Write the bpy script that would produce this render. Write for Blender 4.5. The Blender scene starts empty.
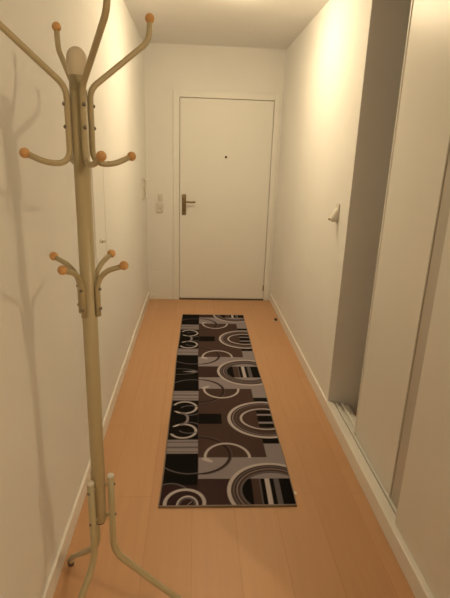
import bpy, bmesh, math, random
import numpy as np
from mathutils import Vector, Matrix
random.seed(3)
C = bpy.context.scene.collection
PI = math.pi

# ---------------------------------------------------------------- materials
def mat(name, col, rough=.6, metal=0, noise=0, nscale=8, bump=0, bscale=200, emit=None, estr=0, spec=.5):
    m = bpy.data.materials.new(name); m.use_nodes = True
    nt = m.node_tree; b = nt.nodes['Principled BSDF']
    b.inputs['Base Color'].default_value = (*col, 1)
    b.inputs['Roughness'].default_value = rough
    b.inputs['Metallic'].default_value = metal
    b.inputs['Specular IOR Level'].default_value = spec
    tc = nt.nodes.new('ShaderNodeTexCoord')
    if noise:
        n = nt.nodes.new('ShaderNodeTexNoise'); n.inputs['Scale'].default_value = nscale
        n.inputs['Detail'].default_value = 4
        r = nt.nodes.new('ShaderNodeValToRGB')
        r.color_ramp.elements[0].position = .3; r.color_ramp.elements[1].position = .7
        r.color_ramp.elements[0].color = (*[c*(1-noise) for c in col], 1)
        r.color_ramp.elements[1].color = (*[min(1, c*(1+noise)) for c in col], 1)
        nt.links.new(tc.outputs['Object'], n.inputs['Vector'])
        nt.links.new(n.outputs['Fac'], r.inputs['Fac']); nt.links.new(r.outputs['Color'], b.inputs['Base Color'])
    if bump:
        n2 = nt.nodes.new('ShaderNodeTexNoise'); n2.inputs['Scale'].default_value = bscale
        bp = nt.nodes.new('ShaderNodeBump'); bp.inputs['Strength'].default_value = bump
        bp.inputs['Distance'].default_value = .002
        nt.links.new(tc.outputs['Object'], n2.inputs['Vector'])
        nt.links.new(n2.outputs['Fac'], bp.inputs['Height']); nt.links.new(bp.outputs['Normal'], b.inputs['Normal'])
    if emit:
        b.inputs['Emission Color'].default_value = (*emit, 1); b.inputs['Emission Strength'].default_value = estr
    return m

WALL = mat('white wall paint', (.87, .86, .84), .75, noise=.015, nscale=3, bump=.15, bscale=120)
CEIL = mat('ceiling paint', (.87, .86, .84), .8, noise=.01, nscale=4)
TRIM = mat('white trim paint', (.87, .85, .81), .4)
DOORM = mat('door paint', (.87, .86, .83), .45, noise=.01, nscale=2)
GAP = mat('dark gap', (.10, .08, .06), .9)
PANEL = mat('wardrobe panel laminate', (.82, .80, .76), .4, noise=.01, nscale=2)
PROF = mat('wardrobe profile', (.55, .51, .46), .4)
RACK = mat('cream enamel', (.48, .41, .25), .38)
BALL = mat('beech ball', (.64, .36, .14), .45, noise=.12, nscale=60)
CAPM = mat('pale cap plastic', (.68, .61, .47), .5)
BOLT = mat('bolt metal', (.22, .19, .16), .4, metal=.6)
PLAST = mat('white plastic', (.74, .71, .64), .4)
BRASS = mat('aged brass', (.30, .23, .13), .38, metal=.8)
CHROME = mat('chrome', (.7, .68, .64), .2, metal=1)
BLACK = mat('black rubber', (.02, .018, .016), .6)
BIND = mat('rug binding yarn', (.26, .20, .16), .95, bump=.6, bscale=500)
LAMPM = mat('lit lamp glass', (1, .9, .75), .4, emit=(1, .785, .475), estr=1)
LAMP2 = mat('lit globe glass', (1, .9, .75), .4, emit=(1, .785, .475), estr=1)

def floor_mat():
    m = bpy.data.materials.new('beech laminate'); m.use_nodes = True
    nt = m.node_tree; N = nt.nodes; b = N['Principled BSDF']; lk = nt.links.new
    tc = N.new('ShaderNodeTexCoord')
    mp = N.new('ShaderNodeMapping'); mp.inputs['Rotation'].default_value = (0, 0, PI/2)
    lk(tc.outputs['Object'], mp.inputs['Vector'])
    br = N.new('ShaderNodeTexBrick')
    br.inputs['Color1'].default_value = (.56, .315, .165, 1); br.inputs['Color2'].default_value = (.60, .345, .185, 1)
    br.inputs['Mortar'].default_value = (.43, .23, .11, 1)
    br.inputs['Scale'].default_value = 1; br.inputs['Mortar Size'].default_value = .0012
    br.inputs['Mortar Smooth'].default_value = .8
    br.inputs['Brick Width'].default_value = 1.2; br.inputs['Row Height'].default_value = .19
    lk(mp.outputs['Vector'], br.inputs['Vector'])
    mp2 = N.new('ShaderNodeMapping'); mp2.inputs['Scale'].default_value = (40, 2.5, 1)
    lk(tc.outputs['Object'], mp2.inputs['Vector'])
    nz = N.new('ShaderNodeTexNoise'); nz.inputs['Scale'].default_value = 1; nz.inputs['Detail'].default_value = 5
    lk(mp2.outputs['Vector'], nz.inputs['Vector'])
    rr = N.new('ShaderNodeMapRange'); rr.inputs['To Min'].default_value = .93; rr.inputs['To Max'].default_value = 1.07
    lk(nz.outputs['Fac'], rr.inputs['Value'])
    mx = N.new('ShaderNodeVectorMath'); mx.operation = 'SCALE'
    lk(br.outputs['Color'], mx.inputs[0]); lk(rr.outputs['Result'], mx.inputs['Scale'])
    lk(mx.outputs['Vector'], b.inputs['Base Color'])
    b.inputs['Roughness'].default_value = .42
    b.inputs['Specular IOR Level'].default_value = .4
    return m
FLOOR = floor_mat()

# ---------------------------------------------------------------- helpers
def box(bm, x0, x1, y0, y1, z0, z1, bev=0):
    ret = bmesh.ops.create_cube(bm, size=1)
    vs = ret['verts']
    for v in vs:
        v.co = Vector(((x0+x1)/2 + v.co.x*(x1-x0), (y0+y1)/2 + v.co.y*(y1-y0), (z0+z1)/2 + v.co.z*(z1-z0)))
    if bev:
        es = list({e for v in vs for e in v.link_edges})
        bmesh.ops.bevel(bm, geom=es, offset=bev, segments=2, affect='EDGES', profile=.5)
    return bm

def B(): return bmesh.new()

def obj(name, bm, m, parent=None, smooth=False):
    bmesh.ops.recalc_face_normals(bm, faces=bm.faces)
    me = bpy.data.meshes.new(name); bm.to_mesh(me); bm.free()
    me.materials.append(m)
    if smooth: me.polygons.foreach_set('use_smooth', [True]*len(me.polygons))
    o = bpy.data.objects.new(name, me); C.objects.link(o)
    if parent: o.parent = parent
    return o

def struct(name, bm, m, parent=None):
    o = obj(name, bm, m, parent)
    if not parent: o['kind'] = 'structure'
    return o

def tag(o, label, cat, group=None):
    o['label'] = label; o['category'] = cat
    if group: o['group'] = group
    return o

def thing(name, label, cat, loc=(0, 0, 0), rz=0, group=None):
    o = bpy.data.objects.new(name, None); C.objects.link(o)
    o.empty_display_size = .05
    o.location = loc; o.rotation_euler = (0, 0, rz)
    return tag(o, label, cat, group)

def ring_sweep(bm, pts, rads, n=14, caps=True):
    """tube with round section along pts"""
    pts = [Vector(p) for p in pts]
    rings = []; prev = None
    for i, p in enumerate(pts):
        t = (pts[min(i+1, len(pts)-1)] - pts[max(i-1, 0)]).normalized()
        if prev is None:
            a = Vector((0, 0, 1)) if abs(t.z) < .9 else Vector((1, 0, 0))
            u = t.cross(a).normalized()
        else:
            u = (prev - t*prev.dot(t)).normalized()
        prev = u; w = t.cross(u)
        r = rads[i] if isinstance(rads, (list, tuple)) else rads
        rings.append([bm.verts.new(p + (u*math.cos(2*PI*k/n) + w*math.sin(2*PI*k/n))*r) for k in range(n)])
    for a, b in zip(rings, rings[1:]):
        for k in range(n):
            bm.faces.new((a[k], a[(k+1) % n], b[(k+1) % n], b[k]))
    if caps:
        bm.faces.new(rings[0][::-1]); bm.faces.new(rings[-1])
    return bm

def smooth_path(ctrl, steps=8):
    """Catmull-Rom through control points"""
    c = [Vector(p) for p in ctrl]; c = [c[0]*2-c[1]] + c + [c[-1]*2-c[-2]]
    out = []
    for i in range(1, len(c)-2):
        for s in range(steps):
            t = s/steps
            p0, p1, p2, p3 = c[i-1:i+3]
            out.append(.5*((2*p1) + (p2-p0)*t + (2*p0-5*p1+4*p2-p3)*t*t + (3*p1-p0-3*p2+p3)*t**3))
    out.append(c[-2]); return out

def round_path(ctrl, rad, seg=8):
    """polyline with rounded corners; rad = trim length at each inner corner"""
    c = [Vector(p) for p in ctrl]
    if not isinstance(rad, (list, tuple)): rad = [rad]*(len(c)-2)
    out = [c[0]]
    for i in range(1, len(c)-1):
        a = c[i] + (c[i-1]-c[i]).normalized()*rad[i-1]; b = c[i] + (c[i+1]-c[i]).normalized()*rad[i-1]
        for s in range(seg+1):
            t = s/seg
            out.append(a*(1-t)**2 + c[i]*2*t*(1-t) + b*t*t)
    out.append(c[-1]); return out

def lathe(bm, prof, n=24, M=None):
    """profile [(r,z)] turned around z"""
    rings = []
    for r, z in prof:
        if r < 1e-6: rings.append([bm.verts.new((0, 0, z))])
        else: rings.append([bm.verts.new((r*math.cos(2*PI*k/n), r*math.sin(2*PI*k/n), z)) for k in range(n)])
    for a, b in zip(rings, rings[1:]):
        for k in range(n):
            va = a[k % len(a)], a[(k+1) % len(a)]; vb = b[k % len(b)], b[(k+1) % len(b)]
            f = []
            for v in (va[0], va[1], vb[1], vb[0]):
                if v not in f: f.append(v)
            if len(f) > 2: bm.faces.new(f)
    if M is not None:
        bmesh.ops.transform(bm, matrix=M, verts=[v for ring in rings for v in ring])
    return bm

def sphere(bm, c, r, n=18):
    prof = [(r*math.sin(PI*i/12), -r*math.cos(PI*i/12)) for i in range(13)]
    prof[0] = (0, -r); prof[-1] = (0, r)
    return lathe(bm, prof, n, Matrix.Translation(Vector(c)))

# ---------------------------------------------------------------- place dimensions (metres)
XL, XR, YB, H = -.506, .835, 4.853, 2.493
DL, DR, DH = -.172, .752, 2.04           # entrance door opening
RY0, RX1, RYB = .60, 4.0, -3.0           # where the corridor opens into the room, room extents

# floor and ceiling
struct('floor', box(B(), XL-.12, RX1+.12, RYB-.12, YB+.14, -.05, 0), FLOOR)
struct('ceiling', box(B(), XL-.12, RX1+.12, RYB-.12, YB+.14, H, H+.08), CEIL)
struct('wall_left', box(B(), XL-.12, XL, RYB, YB, 0, H), WALL)
bm = B()
box(bm, XL-.12, DL-.012, YB, YB+.14, 0, H); box(bm, DR+.012, XR+.12, YB, YB+.14, 0, H); box(bm, DL-.012, DR+.012, YB, YB+.14, DH+.012, H)
box(bm, DL-.012, DR+.012, YB+.11, YB+.14, 0, DH+.012)
struct('wall_back', bm, WALL)
bm = B()
CY0, CY1 = 1.02, 2.52                     # wardrobe opening in the right wall
box(bm, XR, XR+.12, CY1, YB, 0, H)
box(bm, XR+.12, XR+.53, CY1, CY1+.08, 0, H)
struct('wall_right', bm, WALL)
bm = B()
box(bm, XR, XR+.70, RY0, CY0, 0, H)
struct('wall_right_near', bm, WALL)
struct('wall_closet_back', box(B(), XR+.45, XR+.53, CY0, CY1, 0, H), WALL)
# header over the sliding doors
struct('trim_closet_header', box(B(), XR, XR+.12, CY0, CY1, 2.40, H), WALL)
# the room behind the camera
struct('wall_room_rear', box(B(), XL-.12, RX1+.12, RYB-.12, RYB, 0, H), WALL)
struct('wall_room_side', box(B(), RX1, RX1+.12, RYB, RY0, 0, H), WALL)
struct('wall_room_front', box(B(), XR+.70, RX1, RY0, RY0+.1, 0, H), WALL)

# skirting boards
def skirt(bm, x0, x1, y0, y1, h):
    box(bm, x0, x1, y0, y1, 0, h, .003); return bm
struct('baseboard_left', skirt(B(), XL, XL+.013, .2, YB, .085), TRIM)
bm = B(); skirt(bm, XR-.013, XR, CY1, YB, .085)
struct('baseboard_right', bm, TRIM)
bm = B(); box(bm, XR-.013, XR+.034, CY0, CY1, 0, .085, .003)
struct('baseboard_closet', bm, TRIM)
bm = B(); skirt(bm, XR-.013, XR, RY0, CY0, .085)
struct('baseboard_right_near', bm, TRIM)
bm = B(); skirt(bm, XL+.013, DL-.075, YB-.012, YB, .055)
struct('baseboard_back', bm, TRIM)
bm = B(); box(bm, XL+.006, DL-.09, YB-.005, YB, .055, .305, .002)
struct('trim_back_panel', bm, WALL)

# wardrobe floor track: two white rails on a plinth
t = thing('sliding_door_track', 'white twin rail track along the floor of the open wardrobe at the right', 'track', (XR+.034, 0, 0))
obj('plinth', box(B(), 0, .10, CY0, CY1, 0, .062, .002), TRIM, t)
for x in (.010, .046):
    bm = B(); box(bm, x, x+.018, CY0, CY1, .062, .080, .003)
    obj('rail', bm, TRIM, t)

# ---------------------------------------------------------------- wardrobe sliding doors
def sliding(label, x, y0, y1, far_lip, near_profile):
    t = thing('sliding_wardrobe_door', label, 'wardrobe door', (x, (y0+y1)/2, .087))
    hw = (y1-y0)/2; z1 = 2.40-.085
    ya = -hw + (near_profile if near_profile else .012)
    obj('panel', box(B(), .004, .020, ya, hw-.012, 0, z1), PANEL, t)
    bm = B(); box(bm, 0 if far_lip else .004, .024 if far_lip else .020, hw-.012, hw, 0, z1, .002 if far_lip else 0)
    obj('edge_strip', bm, TRIM if far_lip else PANEL, t)
    if near_profile:
        bm = B()
        # shallow concave grip profile: outer lip, recess, inner lip
        box(bm, 0, .022, ya-.010, ya, 0, z1, .002)
        box(bm, .004, .022, -hw+.012, ya-.010, 0, z1)
        box(bm, .001, .022, -hw, -hw+.012, 0, z1, .002)
        o = obj('grip_profile', bm, PROF, t); o['label'] = 'grey grip profile'
    else:
        bm = B(); box(bm, 0, .024, -hw, -hw+.012, 0, z1, .002)
        obj('edge_strip', bm, TRIM, t)
    return t
sliding('cream sliding wardrobe door pushed back beside the dark opening, its left edge free', XR+.048, 1.51, 2.165, True, .165)
sliding('cream sliding wardrobe door nearest the camera, overlapping the front of the other', XR+.006, 1.025, 1.518, False, .07)

# ---------------------------------------------------------------- entrance door
d = bpy.data.objects.new('door_1', None); C.objects.link(d); d['kind'] = 'structure'
d.location = ((DL+DR)/2, YB, 0)
w = (DR-DL)/2
bm = B(); box(bm, -w+.004, w-.004, .004, .044, .014, DH-.004, .002)
obj('door_leaf', bm, DOORM, d)
bm = B()
cw = .062
box(bm, -w-cw, -w, -.014, 0, 0, DH+cw, .003); box(bm, w, w+cw-.01, -.014, 0, 0, DH+cw, .003); box(bm, -w, w, -.014, 0, DH, DH+cw, .003)
box(bm, -w-.012, -w, 0, .10, 0, DH+.012); box(bm, w, w+.012, 0, .10, 0, DH+.012); box(bm, -w, w, 0, .10, DH, DH+.012)
obj('door_frame', bm, DOORM, d)
bm = B(); box(bm, -w, w, -.012, .06, 0, .012)
obj('threshold', bm, GAP, d)
# handle: long rounded backplate, lever to the right, keyhole
hx = -.124-(DL+DR)/2
bm = B(); box(bm, hx-.021, hx+.021, -.004, .004, .915, 1.125, .008)
hp = obj('handle_plate', bm, BRASS, d)
bm = B()
ring_sweep(bm, round_path([(hx, -.002, 1.055), (hx, -.045, 1.055), (hx+.06, -.052, 1.050), (hx+.115, -.045, 1.052)], [.015, .03]), [.010]*3+[.0095]*15+[.008]*2 if False else .009)
obj('lever', bm, BRASS, hp, True)
bm = B(); lathe(bm, [(0, 0), (.007, 0), (.007, .004), (0, .004)], 16, Matrix.Translation((hx, -.004, .965)) @ Matrix.Rotation(PI/2, 4, 'X'))
obj('keyhole', bm, BLACK, hp)
bm = B(); lathe(bm, [(0, 0), (.012, 0), (.011, .005), (.006, .008), (0, .008)], 20, Matrix.Translation((.293-(DL+DR)/2, .005, 1.50)) @ Matrix.Rotation(PI/2, 4, 'X'))
obj('peephole', bm, BLACK, d, True)
bm = B()
for z in (.14,):
    ring_sweep(bm, [(w-.006, -.004, z-.03), (w-.006, -.004, z+.03)], .006)
o = obj('hinge', bm, BRASS, d)

# ---------------------------------------------------------------- wall fittings
# switch above an outlet on the back wall
t = thing('light_switch', 'small white light switch on the back wall, above the larger plate left of the door', 'switch', (-.366, YB, 1.088))
obj('plate', box(B(), -.024, .024, -.009, 0, -.034, .034, .002), PLAST, t)
obj('rocker', box(B(), -.015, .015, -.014, -.009, -.022, .022, .002), PLAST, t)
t = thing('power_outlet', 'square white wall plate with round socket left of the entrance door', 'outlet', (-.373, YB, .978))
obj('plate', box(B(), -.038, .038, -.012, 0, -.046, .046, .003), PLAST, t)
bm = B(); lathe(bm, [(.021, 0), (.026, 0), (.026, .006), (.021, .006), (.020, .0)], 24, Matrix.Translation((0, -.012, 0)) @ Matrix.Rotation(PI/2, 4, 'X'))
sk = obj('socket_ring', bm, PLAST, t)
bm = B()
for s in (-1, 1):
    lathe(bm, [(0, 0), (.0028, 0), (.0028, .001), (0, .001)], 10, Matrix.Translation((s*.009, -.012, 0)) @ Matrix.Rotation(PI/2, 4, 'X'))
obj('pin_holes', bm, BLACK, t)

# intercom on the left wall near the door
t = thing('intercom', 'slim white intercom box on the left wall near the entrance door corner', 'intercom', (XL, 4.50, 1.20))
obj("backplate", box(B(), -.001, .018, -.055, .055, -.10, .09, .004), PLAST, t)
bm = B()
ring_sweep(bm, smooth_path([(.026, -.025, .08), (.040, -.025, .06), (.034, -.025, 0), (.040, -.025, -.06), (.026, -.025, -.085)]), .013)
obj('handset', bm, PLAST, t, True)

# flush meter cabinet on the left wall behind the coat rack
t = thing('meter_cabinet', 'flat white cabinet on the left wall, partly hidden behind the coat rack pole', 'cabinet', (XL, 2.485, 1.23))
bm = B()
for a in ((-.14, -.128, -.25, .25), (.128, .14, -.25, .25), (-.128, .128, -.25, -.238), (-.128, .128, .238, .25)):
    box(bm, 0, .005, *a, .0015)
obj('frame', bm, TRIM, t)
dd = obj('door', box(B(), 0, .0042, -.127, .127, -.237, .237, .0015), WALL, t)
bm = B(); lathe(bm, [(0, 0), (.010, 0), (.010, .012), (.008, .016), (0, .016)], 16, Matrix.Translation((.0042, -.04, -.155)) @ Matrix.Rotation(PI/2, 4, 'Y'))
box(bm, .019, .036, -.0412, -.0388, -.162, -.148); 
l = obj('latch', bm, CHROME, dd); l['label'] = 'chrome latch'

# small sensor on the right wall
t = thing('wall_sensor', 'small white tapered sensor on the right wall beside the wardrobe opening', 'sensor', (XR, 2.715, 1.21))
obj('mounting_plate', box(B(), -.008, 0, -.028, .028, -.040, .068, .003), PLAST, t)
bm = B()
ring = []
for (z, dpt, hw_) in ((.040, .008, .016), (.015, .020, .024), (-.015, .036, .028), (-.030, .040, .028), (-.040, .026, .024)):
    ring.append([bm.verts.new((-.008 - dpt*math.sin(PI*k/8), hw_*math.cos(PI*k/8), z)) for k in range(9)])
for a, b_ in zip(ring, ring[1:]):
    for k in range(8): bm.faces.new((a[k], a[k+1], b_[k+1], b_[k]))
    bm.faces.new((a[8], a[0], b_[0], b_[8]))
bm.faces.new(ring[0]); bm.faces.new(ring[-1])
obj('sensor_head', bm, PLAST, t, True)
bm = B(); sphere(bm, (-.048, 0, -.024), .007)
o = obj('lens', bm, BRASS, t, True); o['label'] = 'dark lens'

# door stop on the floor
t = thing('door_stop', 'tiny black and white door stop on the floor by the right skirting board', 'door stop', (.783, 4.185, 0))
bm = B(); lathe(bm, [(0, 0), (.017, 0), (.017, .005), (.008, .007), (0, .007)], 18)
o = obj('base', bm, PLAST, t, True); o['label'] = 'white base'
bm = B(); lathe(bm, [(0, .007), (.013, .007), (.014, .022), (.011, .028), (0, .028)], 18)
obj('buffer', bm, BLACK, t, True)

# ---------------------------------------------------------------- lamps
t = thing('ceiling_lamp', 'lit round ceiling lamp in the hallway at the top edge of the photo', 'lamp', (.225, 3.20, H))
bm = B(); lathe(bm, [(0, 0), (.068, 0), (.068, -.010), (.062, -.015), (0, -.015)], 36)
obj('base_ring', bm, PLAST, t, True)
bm = B(); lathe(bm, [(0, -.0155), (.060, -.0155), (.060, -.022), (.050, -.036), (.032, -.045), (0, -.049)], 28)
obj('diffuser', bm, LAMPM, t, True)
t = thing('pendant_globe_lamp', 'lit globe pendant in the room behind the camera', 'lamp', (1.62, -.52, H))
bm = B(); lathe(bm, [(0, 0), (.05, 0), (.05, -.015), (.006, -.02), (.006, -.06), (0, -.06)], 24)
obj('canopy', bm, PLAST, t, True)
bm = B(); sphere(bm, (0, 0, -.092), .034)
obj('globe', bm, LAMP2, t, True)
def power(m, s): m.node_tree.nodes['Principled BSDF'].inputs['Emission Strength'].default_value = s
power(LAMPM, 400); power(LAMP2, 1200)

# ---------------------------------------------------------------- runner rug
RW, RL = .600, 2.605
def rug_color(U, V):
    """U across 0..RW (left to right), V along 0..RL (near to far)"""
    BLK = (.007, .006, .006); BRN = (.072, .044, .040); GRY = (.275, .24, .265); LGT = (.50, .45, .46); DGR = (.125, .11, .12)
    V = V + .018*(1-V/RL)
    col = np.zeros(U.shape + (3,)); col[:] = BRN
    q = np.mod(V-.11, 1.25); W = np.where(q > .625, 1.25-q, q)      # folded distance to the nearest big-ring axis
    def sm(d, aa=.0016): return np.clip(.5 - d/(2*aa), 0, 1)        # d signed, negative inside
    def put(mask, c):
        col[:] = col*(1-mask[..., None]) + np.array(c)*mask[..., None]
    def rect(u0, u1, w0, w1, c, X=None):
        X = W if X is None else X
        m = sm(u0-U)*sm(U-u1)*sm(w0-X)*sm(X-w1); put(m, c); return m
    def ell(cx, cy, rx, ry, wd, c, clip=None, X=None):
        X = W if X is None else X
        rr = np.sqrt(((U-cx)/rx)**2 + ((X-cy)/ry)**2)
        d = np.abs(rr-1)*min(rx, ry) - wd/2
        m = sm(d)
        if clip is not None: m = m*clip
        put(m, c)
    def disc(cx, cy, rx, ry, c, clip=None):
        rr = np.sqrt(((U-cx)/rx)**2 + ((W-cy)/ry)**2)
        m = sm((rr-1)*min(rx, ry))
        if clip is not None: m = m*clip
        put(m, c)
    # blocks of the main field
    rect(.165, .62, .088, .255, GRY)
    rect(.512, .62, .20, .375, GRY)
    rect(.512, .62, .375, .64, BLK)
    rect(.165, .300, .57, .64, BLK)
    rect(.163, .62, -.01, .088, (.052, .030, .031))
    # left column
    left = sm(U-.163)
    rect(-.01, .163, -.01, .288, BLK)
    rect(-.01, .163, .288, .412, GRY)
    rect(-.01, .163, .335, .350, DGR); rect(-.01, .163, .300, .306, DGR); rect(-.01, .163, .385, .394, DGR)
    rect(-.01, .163, .412, .64, BLK)
    # thin arcs sweeping from the field into the left column
    cl = sm(W-.262)
    ell(.15, .280, .176, .158, .014, (.035, .022, .022), sm(.165-U)*sm(W-.44)*sm(.12-W))
    ell(.15, .280, .186, .168, .003, DGR, sm(.165-U)*sm(W-.45)*sm(.12-W))
    ell(.12, .285, .165, .158, .008, DGR, left*sm(W-.22))
    # half ring standing on the grey band
    ell(.312, .258, .113, .118, .014, LGT, sm(.250-W)*sm(.165-U))
    ell(.312, .250, .113, .040, .013, LGT, sm(W-.250)*sm(U-.235))
    # big ring, first kind
    disc(.512, 0, .212, .205, BRN)
    ell(.512, 0, .205, .200, .017, LGT)
    ell(.512, 0, .184, .178, .007, DGR)
    ell(.512, 0, .168, .160, .005, GRY)
    disc(.512, 0, .150, .142, BLK)
    ell(.512, 0, .150, .138, .010, DGR)
    ins = sm((np.sqrt(((U-.512)/.144)**2 + (W/.130)**2)-1)*.14)
    put(ins*sm(.088-W), GRY)
    put(ins*sm(W-.088)*sm(.415-U)*sm(U-.455), BRN)
    put(ins*sm(W-.088)*sm(.452-U)*sm(U-.458), DGR)
    put(ins*sm(W-.088)*sm(.478-U)*sm(U-.500), LGT)
    put(ins*sm(W-.088)*sm(.520-U)*sm(U-.545), DGR)
    rect(.30, .62, -.01, -.005, BRN)
    # big ring, second kind (open to the right edge)
    disc(.552, .625, .218, .203, BRN)
    rect(.535, .62, .555, .59, BLK); 
    ell(.552, .625, .208, .192, .017, LGT)
    ell(.552, .625, .186, .170, .005, GRY)
    ell(.552, .625, .166, .152, .004, DGR)
    ell(.552, .625, .138, .112, .011, LGT)
    rb = sm(.512-U)
    rect(.512, .62, .535, .572, BLK); rect(.512, .62, .572, .592, GRY); rect(.512, .62, .592, .64, BLK)
    # circles of the left column
    ell(.082, .497, .070, .068, .014, LGT, left*np.clip(1-sm(U-.045)*sm(.47-W)*sm(W-.54), 0, 1))
    ell(.068, .625, .036, .060, .014, GRY, left*sm(.066-U))
    ell(.115, .53, .065, .055, .008, DGR, left*sm(.06-U))
    ell(.030, .625, .075, .095, .006, DGR, left*sm(.07-U)*0)
    # spiky highlight of the far ring axis, and the double circle at the near end
    far = sm(1.2-V)
    spike = sm(np.abs(V-1.36) - .018*np.clip((U-.05)/.1, 0, 1)*np.clip((.163-U)/.02, 0, 1))*sm(.05-U)*left
    put(spike*sm(V-1.6)*far, GRY)
    ell(.02, 1.36, .13, .045, .006, DGR, left*far, V)
    near = sm(V-.20)
    put(near*left*sm(V-.155), (.035, .018, .020))
    ell(.04, .03, .11, .135, .007, DGR, near*left, V)
    nr2 = np.sqrt(((U-.110)/.086)**2 + ((V-.035)/.088)**2)
    put(near*sm((nr2-1)*.088), (.035, .019, .020))
    put(near*sm(np.abs(nr2-1)*.088-.008), LGT)
    ell(.122, .022, .044, .056, .008, LGT, near, V)
    ell(.122, .022, .034, .044, .005, DGR, near, V)
    dg = sm(np.abs((U-.122)-(V-.022)*.8)-.0025)*sm(np.sqrt((U-.122)**2+(V-.022)**2)-.03)
    put(dg*near, GRY)
    return np.clip(col, 0, 1)

def build_rug():
    t = thing('runner_rug', 'long black brown and grey runner rug with circle pattern on the hallway floor', 'rug', (.162, 1.725, 0), -.0080)
    nx, ny = 204, 870
    us = np.linspace(0, RW, nx+1); vs = np.linspace(0, RL, ny+1)
    U, V = np.meshgrid(us, vs)
    Z = np.full(U.shape, .008) + .0004*np.sin(U*37)*np.sin(V*9)
    # edges not perfectly straight
    sh = .004*np.sin(V*2.3+.4) + .002*np.sin(V*7)
    wf = 1 + (.048*(1-V/RL))
    co = np.stack([(U-RW/2)*wf+sh, V, Z], -1).reshape(-1, 3)
    idx = np.arange((nx+1)*(ny+1)).reshape(ny+1, nx+1)
    faces = np.stack([idx[:-1, :-1], idx[:-1, 1:], idx[1:, 1:], idx[1:, :-1]], -1).reshape(-1, 4)
    # skirt down to the floor
    loop = list(idx[0, :]) + list(idx[1:, -1]) + list(idx[-1, :-1][::-1]) + list(idx[1:-1, 0][::-1])
    low = co[loop].copy(); low[:, 2] = .0008
    base = len(co); co = np.vstack([co, low]); n = len(loop)
    side = np.array([[loop[i], base+i, base+(i+1) % n, loop[(i+1) % n]] for i in range(n)])
    faces = np.vstack([faces, side])
    me = bpy.data.meshes.new('pile')
    me.vertices.add(len(co)); me.vertices.foreach_set('co', co.ravel())
    me.loops.add(faces.size); me.loops.foreach_set('vertex_index', faces.ravel().astype(np.int32))
    me.polygons.add(len(faces)); me.polygons.foreach_set('loop_start', np.arange(0, faces.size, 4, dtype=np.int32))
    me.update(calc_edges=True); me.validate()
    colr = rug_color(U, V).reshape(-1, 3)
    full = np.ones((len(co), 4)); full[:base, :3] = colr; full[base:, :3] = colr[loop]
    at = me.color_attributes.new('weave', 'FLOAT_COLOR', 'POINT'); at.data.foreach_set('color', full.ravel())
    m = bpy.data.materials.new('woven rug pile'); m.use_nodes = True
    nt = m.node_tree; b = nt.nodes['Principled BSDF']
    a = nt.nodes.new('ShaderNodeAttribute'); a.attribute_name = 'weave'
    nz = nt.nodes.new('ShaderNodeTexNoise'); nz.inputs['Scale'].default_value = 260
    tc = nt.nodes.new('ShaderNodeTexCoord'); nt.links.new(tc.outputs['Object'], nz.inputs['Vector'])
    mr = nt.nodes.new('ShaderNodeMapRange'); mr.inputs['To Min'].default_value = .8; mr.inputs['To Max'].default_value = 1.2
    nt.links.new(nz.outputs['Fac'], mr.inputs['Value'])
    sc = nt.nodes.new('ShaderNodeVectorMath'); sc.operation = 'SCALE'
    nt.links.new(a.outputs['Color'], sc.inputs[0]); nt.links.new(mr.outputs['Result'], sc.inputs['Scale'])
    nt.links.new(sc.outputs['Vector'], b.inputs['Base Color'])
    bp = nt.nodes.new('ShaderNodeBump'); bp.inputs['Strength'].default_value = .5; bp.inputs['Distance'].default_value = .002
    nt.links.new(nz.outputs['Fac'], bp.inputs['Height']); nt.links.new(bp.outputs['Normal'], b.inputs['Normal'])
    b.inputs['Roughness'].default_value = 1; b.inputs['Specular IOR Level'].default_value = .1
    me.materials.append(m)
    o = bpy.data.objects.new('pile', me); C.objects.link(o); o.parent = t
    # stitched binding around the rim, following the edge
    def at_(u, v):
        s = .004*math.sin(v*2.3+.4) + .002*math.sin(v*7)
        return ((u-RW/2)*(1+.048*(1-v/RL))+s, v)
    rim = [at_(u, 0) for u in np.linspace(0, RW, 8)] + [at_(RW, v) for v in np.linspace(0, RL, 60)[1:]] + \
          [at_(u, RL) for u in np.linspace(RW, 0, 8)[1:]] + [at_(0, v) for v in np.linspace(RL, 0, 60)[1:-1]]
    bm = B(); n = len(rim); cs = Vector((0, RL/2, 0)); rings = []
    for i, (x, y) in enumerate(rim):
        p0, p1 = Vector((*rim[i-1], 0)), Vector((*rim[(i+1) % n], 0))
        tg = (p1-p0).normalized(); nm = Vector((tg.y, -tg.x, 0))
        rings.append([bm.verts.new(Vector((x, y, 0)) + nm*a_ + Vector((0, 0, z_))) for a_, z_ in ((-.002, .0095), (.003, .0085), (.0045, .004), (.004, .0005), (-.002, .0005))])
    for i in range(n):
        a1, b1 = rings[i], rings[(i+1) % n]
        for k in range(5): bm.faces.new((a1[k], a1[(k+1) % 5], b1[(k+1) % 5], b1[k]))
    o = obj('binding', bm, BIND, t, True); o['label'] = 'beige brown stitched edge'
    bm = B(); x, y = at_(RW, .085); box(bm, x+.004, x+.016, y-.010, y+.010, .0005, .002)
    o = obj('care_tag', bm, PLAST, t); o['label'] = 'small white tag'
build_rug()

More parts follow.
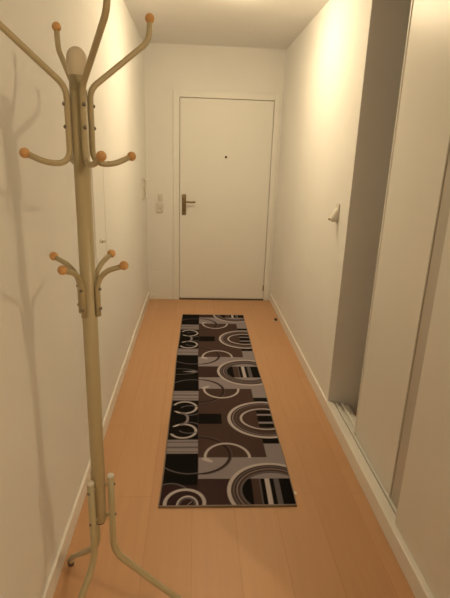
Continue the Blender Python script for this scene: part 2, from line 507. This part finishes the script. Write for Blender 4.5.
# ---------------------------------------------------------------- coat rack
RXc, RYc = -.27, 1.15
FA = math.atan2(.973, -.230)            # world angle of the "far" direction as seen on arrival
rack = thing('coat_rack', 'cream metal coat rack with wooden ball hooks standing by the left wall', 'coat rack', (RXc-.008, RYc-.002, .001))
rack.rotation_euler = (0, math.radians(.38), 0)
def dirv(az):
    a = FA - math.radians(az)
    return Vector((math.cos(a), math.sin(a), 0))
def P(az, r, z): return dirv(az)*r + Vector((0, 0, z))
PR = .0190
bm = B(); lathe(bm, [(0, .472), (.016, .472), (PR, .476), (PR, 1.700), (0, 1.700)], 28)
obj('pole', bm, RACK, rack, True)
bm = B(); lathe(bm, [(0, .466), (.013, .466), (.0135, .473), (0, .473)], 20)
obj('end_plug', bm, BLACK, rack)
prof = [(PR, 1.690), (.0215, 1.696), (.0220, 1.715)] + [(.0220*math.cos(a), 1.724+.024*math.sin(a)) for a in [PI/2*i/8 for i in range(8)]] + [(0, 1.748)]
bm = B(); lathe(bm, prof, 28)
o = obj('top_cap', bm, CAPM, rack, True); o['label'] = 'paler rounded top cap'

def bolt(parent, az, r, z):
    M = Matrix.Translation(P(az, r, z)) @ dirv(az).to_track_quat('Z', 'Y').to_matrix().to_4x4()
    bm = B(); lathe(bm, [(0, -.002), (.0045, -.002), (.0045, .001), (.003, .0032), (0, .004)], 12, M)
    obj('bolt', bm, BOLT, parent, True)
TR = .0068
r0 = PR + TR + .001
def ball(parent, p, r=.0112):
    bm = B(); sphere(bm, p, r); obj('wooden_ball', bm, BALL, parent, True)
for az, hasball, ub in ((72, 1, .178), (-14, 0, .176), (-108.6, 1, .178), (161.4, 1, .186)):
    zb = 1.817 if az == -14 else 1.832
    path = round_path([P(az, ub, zb-.007), P(az, ub-.003, zb-.048), P(az, r0, 1.664), P(az, r0, 1.500), P(az, .082, 1.503), P(az, .120, 1.520)], [.022, .022, .035, .02])
    bm = B(); ring_sweep(bm, path, TR, 14)
    a = obj('hook_arm', bm, RACK, rack, True)
    ball(a, P(az, ub, zb))
    if hasball: ball(a, P(az, .125, 1.522))
    else:
        M = Matrix.Translation(P(az, .1205, 1.5202)) @ (P(az, .04, .017)).to_track_quat('Z', 'Y').to_matrix().to_4x4()
        bm = B(); lathe(bm, [(0, 0), (.0045, 0), (.0045, .0012), (0, .0012)], 12, M); obj('open_end', bm, BLACK, a)
    for z in (1.629, 1.581):
        bolt(a, az, r0+TR, z)
TR2 = .0066; r2 = PR + TR2 + .001
for az in (38, 125, 212, 309):
    path = round_path([P(az, r2, 1.128), P(az, r2, 1.224), P(az, .060, 1.252), P(az, .101, 1.267)], [.03, .012])
    bm = B(); ring_sweep(bm, path, TR2, 14)
    a = obj('small_hook', bm, RACK, rack, True)
    ball(a, P(az, .104, 1.269))
    for z in (1.200, 1.149):
        bolt(a, az, r2+TR2, z)
TR3 = .0098; r3 = PR + TR3 + .006
for az in (100, 220, -20):
    path = round_path([P(az, r3, .628), P(az, r3, .352), P(az, .15, .225), P(az, .325, .045), P(az, .34, .0105)], [.045, .03, .012])
    bm = B(); ring_sweep(bm, path, TR3, 16)
    a = obj('leg', bm, RACK, rack, True)
    bm = B(); lathe(bm, [(0, .626), (.0106, .626), (.0106, .631), (.009, .633), (0, .633)], 18, Matrix.Translation(P(az, r3, 0)))
    o = obj('end_cap', bm, PLAST, a, True); o['label'] = 'white end cap'
    bm = B(); lathe(bm, [(0, 0), (.0125, 0), (.013, .010), (.0118, .022), (0, .022)], 18, Matrix.Translation(P(az, .34, 0)))
    obj('rubber_foot', bm, BOLT, a, True)
    for z in (.600, .492):
        bm = B(); ring_sweep(bm, [P(az, PR-.002, z), P(az, r3, z)], .0055, 12); obj('spacer', bm, RACK, a, True)
        bolt(a, az, r3+TR3, z)

# ---------------------------------------------------------------- world, camera
w_ = bpy.data.worlds.new('World'); bpy.context.scene.world = w_; w_.use_nodes = True
w_.node_tree.nodes['Background'].inputs['Color'].default_value = (.02, .015, .01, 1)
cam = bpy.data.cameras.new('Camera'); co = bpy.data.objects.new('Camera', cam); C.objects.link(co)
rt = Vector((.9978147, -.05789487, .03184336)); up = Vector((-.01295205, .30120151, .95347255)); fw = Vector((.06479244, .95180136, -.29979344))
M = Matrix.Identity(4)
for i in range(3): M[i][0] = rt[i]; M[i][1] = up[i]; M[i][2] = -fw[i]
M[2][3] = 1.5367
co.matrix_world = M
cam.sensor_fit = 'HORIZONTAL'; cam.sensor_width = 36; cam.lens = 463.45/450*36; cam.clip_start = .02
sc = bpy.context.scene; sc.camera = co
sc.view_settings.view_transform = 'Standard'; sc.view_settings.look = 'None'
sc.view_settings.gamma = 1; sc.view_settings.use_curve_mapping = False
sc.view_settings.exposure = 0
